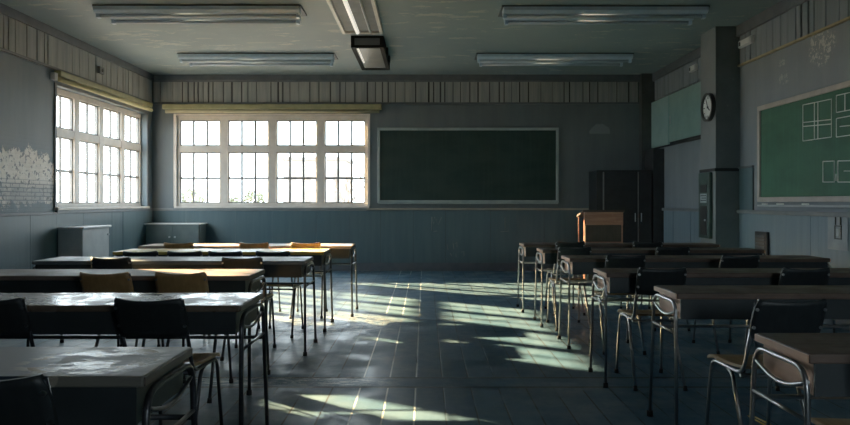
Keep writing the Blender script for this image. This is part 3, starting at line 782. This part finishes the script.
for k, xs in enumerate(right_chairs):
    for i, x in enumerate(xs):
        lab = '%sdark-backed school chair with steel legs at the %s desk right of the aisle' % (place[len(xs)][i], rowname[k])
        chair('r', x, back_yr[k], random.uniform(-.04, .04), lab, 'school chairs right of the aisle')

# two pencils dropped on the floor under the right-hand desks
for k, (x, y, a) in enumerate(((1.785, 3.77, .10), (1.815, 3.76, .14))):
    t = thing('pencil', ['yellow pencil on the floor under the right desks, nearer the aisle', 'yellow pencil on the floor under the right desks, nearer the wall'][k], 'pencil', (x, y, 0), a, 'pencils on the floor')
    B = MB(); B.tube([(0, -.08, .0045), (0, .07, .0045)], .0045, 6); B.build('shaft', M['yellow'], t)
    B = MB(); B.tube([(0, .07, .0045), (0, .09, .0045)], .0045, 6, 0, .0008); B.build('tip', M['ply'], t)

# ------------------------------------------------------------------ outdoors, seen pale through the glass
B = MB(); B.box((-90, -40, -.5), (60, 130, -.35)); B.build('ground', M['outside'], kind='structure')
def shrub(x, y, h, r, lab, seed):
    rd = random.Random(seed); t = thing('shrub', lab, 'shrub', (x, y, -.35))
    B = MB()
    for k in range(420):
        v = Vector((rd.gauss(0, 1), rd.gauss(0, 1), rd.gauss(0, 1))).normalized() * rd.uniform(.45, 1) ** .5
        c = Vector((v.x*r, v.y*r, h*.62 + v.z*h*.40)); d = Vector((rd.gauss(0, 1), rd.gauss(0, 1), rd.gauss(0, 1))).normalized(); e = d.orthogonal().normalized()
        s = rd.uniform(.05, .11)
        B.bm.faces.new([B.bm.verts.new(c + p) for p in (d*s, e*s*.45, -d*s, -e*s*.45)])
    B.build('foliage', M['leaf'], t)
    B = MB()
    for k in range(6):
        a = 2*PI*k/6; B.tube([(0, 0, 0), (math.cos(a)*r*.3, math.sin(a)*r*.3, h*.45), (math.cos(a)*r*.6, math.sin(a)*r*.6, h*.85)], .03, 5, 0, .008)
    B.build('stem', M['bark'], t)
shrub(-5.35, 15.8, 1.85, .42, 'rounded shrub outside the back window, nearest the room corner', 1)
shrub(-4.98, 17.9, 1.75, .36, 'small shrub behind the rounded one outside the back window', 2)
shrub(-4.15, 16.9, 1.8, .40, 'low shrub outside the second bay of the back window', 3)
shrub(-7.6, 12.2, 1.75, .42, 'leafy shrub outside the side wall window', 4)
def bare_tree(x, y, lab, seed, h):
    rd = random.Random(seed); t = thing('bare_tree', lab, 'tree', (x, y, -.35)); B = MB(); C_ = MB()
    def grow(MBx, p, d, ln, r, lv):
        q = p + d*ln; mid = p + d*ln*.5 + Vector((rd.uniform(-1, 1), rd.uniform(-1, 1), 0))*ln*.06
        MBx.tube([p, mid, q], r, 5, 0, r*.65)
        if lv == 0: return
        for _ in range(3):
            nd = (d + Vector((rd.uniform(-1, 1), rd.uniform(-1, 1), rd.uniform(-.1, .7)))*.75).normalized()
            grow(C_, p + d*ln*rd.uniform(.6, 1), nd, ln*.66, r*.6, lv-1)
    grow(B, Vector((0, 0, 0)), Vector((0, 0, 1)), h*.36, .06, 4)
    B.build('trunk', M['bark'], t); C_.build('branches', M['bark'], t)
bare_tree(-2.25, 20.5, 'bare branching tree outside the chalkboard-side bay of the back window', 5, 3.3)
t = thing('building', 'pale distant building seen through the back window', 'building', (-12.6, 82, -.35))
B = MB(); B.box((-4, 0, 0), (3.2, 8, 6.4)); B.build('wall', M['render'], t)
B = MB(); B.box((-4.2, -.2, 6.4), (3.4, 8.2, 6.8)); B.build('roof', M['bark'], t)
for kx in range(4):
    for kz in range(2):
        B = MB(); B.box((-3.4 + kx*1.75, -.05, 1.4 + kz*2.5), (-2.5 + kx*1.75, 0, 2.9 + kz*2.5)); B.build('window', M['bark'], t)

# ------------------------------------------------------------------ light
w = bpy.data.worlds.new('World'); scene.world = w; w.use_nodes = True
bg = w.node_tree.nodes['Background']; bg.inputs[0].default_value = (.77, .91, 1.0, 1); bg.inputs[1].default_value = 9.5
sd = bpy.data.lights.new('sun', 'SUN'); sd.energy = 72; sd.angle = math.radians(.9); sd.color = (1, .68, .33)
so = bpy.data.objects.new('sun', sd); COL.objects.link(so); so.location = (-12, 16, 8)
so.rotation_euler = Vector((1, -.68, -.43)).to_track_quat('-Z', 'Y').to_euler()
def portal(name, loc, d, sx, sy):
    l = bpy.data.lights.new(name, 'AREA'); l.shape = 'RECTANGLE'; l.size = sx; l.size_y = sy; l.cycles.is_portal = True
    o = bpy.data.objects.new(name, l); COL.objects.link(o); o.location = loc; o.rotation_euler = Vector(d).to_track_quat('-Z', 'Z').to_euler()
portal('portal_back', ((BW[0]+BW[1])/2, YB+.2, (Z0+Z1)/2), (0, -1, 0), BW[1]-BW[0], Z1-Z0)
portal('portal_left', (XL-.2, (LW[0]+LW[1])/2, (Z0+Z1)/2), (1, 0, 0), LW[1]-LW[0], Z1-Z0)
portal('portal_small', (XL-.2, (SW[0]+SW[1])/2, (SW[2]+SW[3])/2), (1, 0, 0), SW[1]-SW[0], SW[3]-SW[2])

portal('portal_front', ((FW[0]+FW[1])/2, YF-.16, (FW[2]+FW[3])/2), (0, 1, 0), FW[1]-FW[0], FW[3]-FW[2])

# ------------------------------------------------------------------ camera
cd = bpy.data.cameras.new('camera'); cam = bpy.data.objects.new('camera', cd); COL.objects.link(cam)
cam.location = (0, 0, 1.18); cam.rotation_euler = (PI/2, 0, 0)
cd.sensor_width = 36; cd.lens = 36 * 700 / 850; cd.shift_y = -10.5 / 850; cd.clip_start = .05; cd.clip_end = 300
scene.camera = cam
scene.view_settings.view_transform = 'Standard'
scene.view_settings.look = 'None'
scene.view_settings.exposure = .28
scene.view_settings.gamma = 1.2
scene.cycles.use_denoising = True
scene.cycles.max_bounces = 10
scene.cycles.diffuse_bounces = 6
scene.cycles.transparent_max_bounces = 12
scene.cycles.caustics_reflective = False
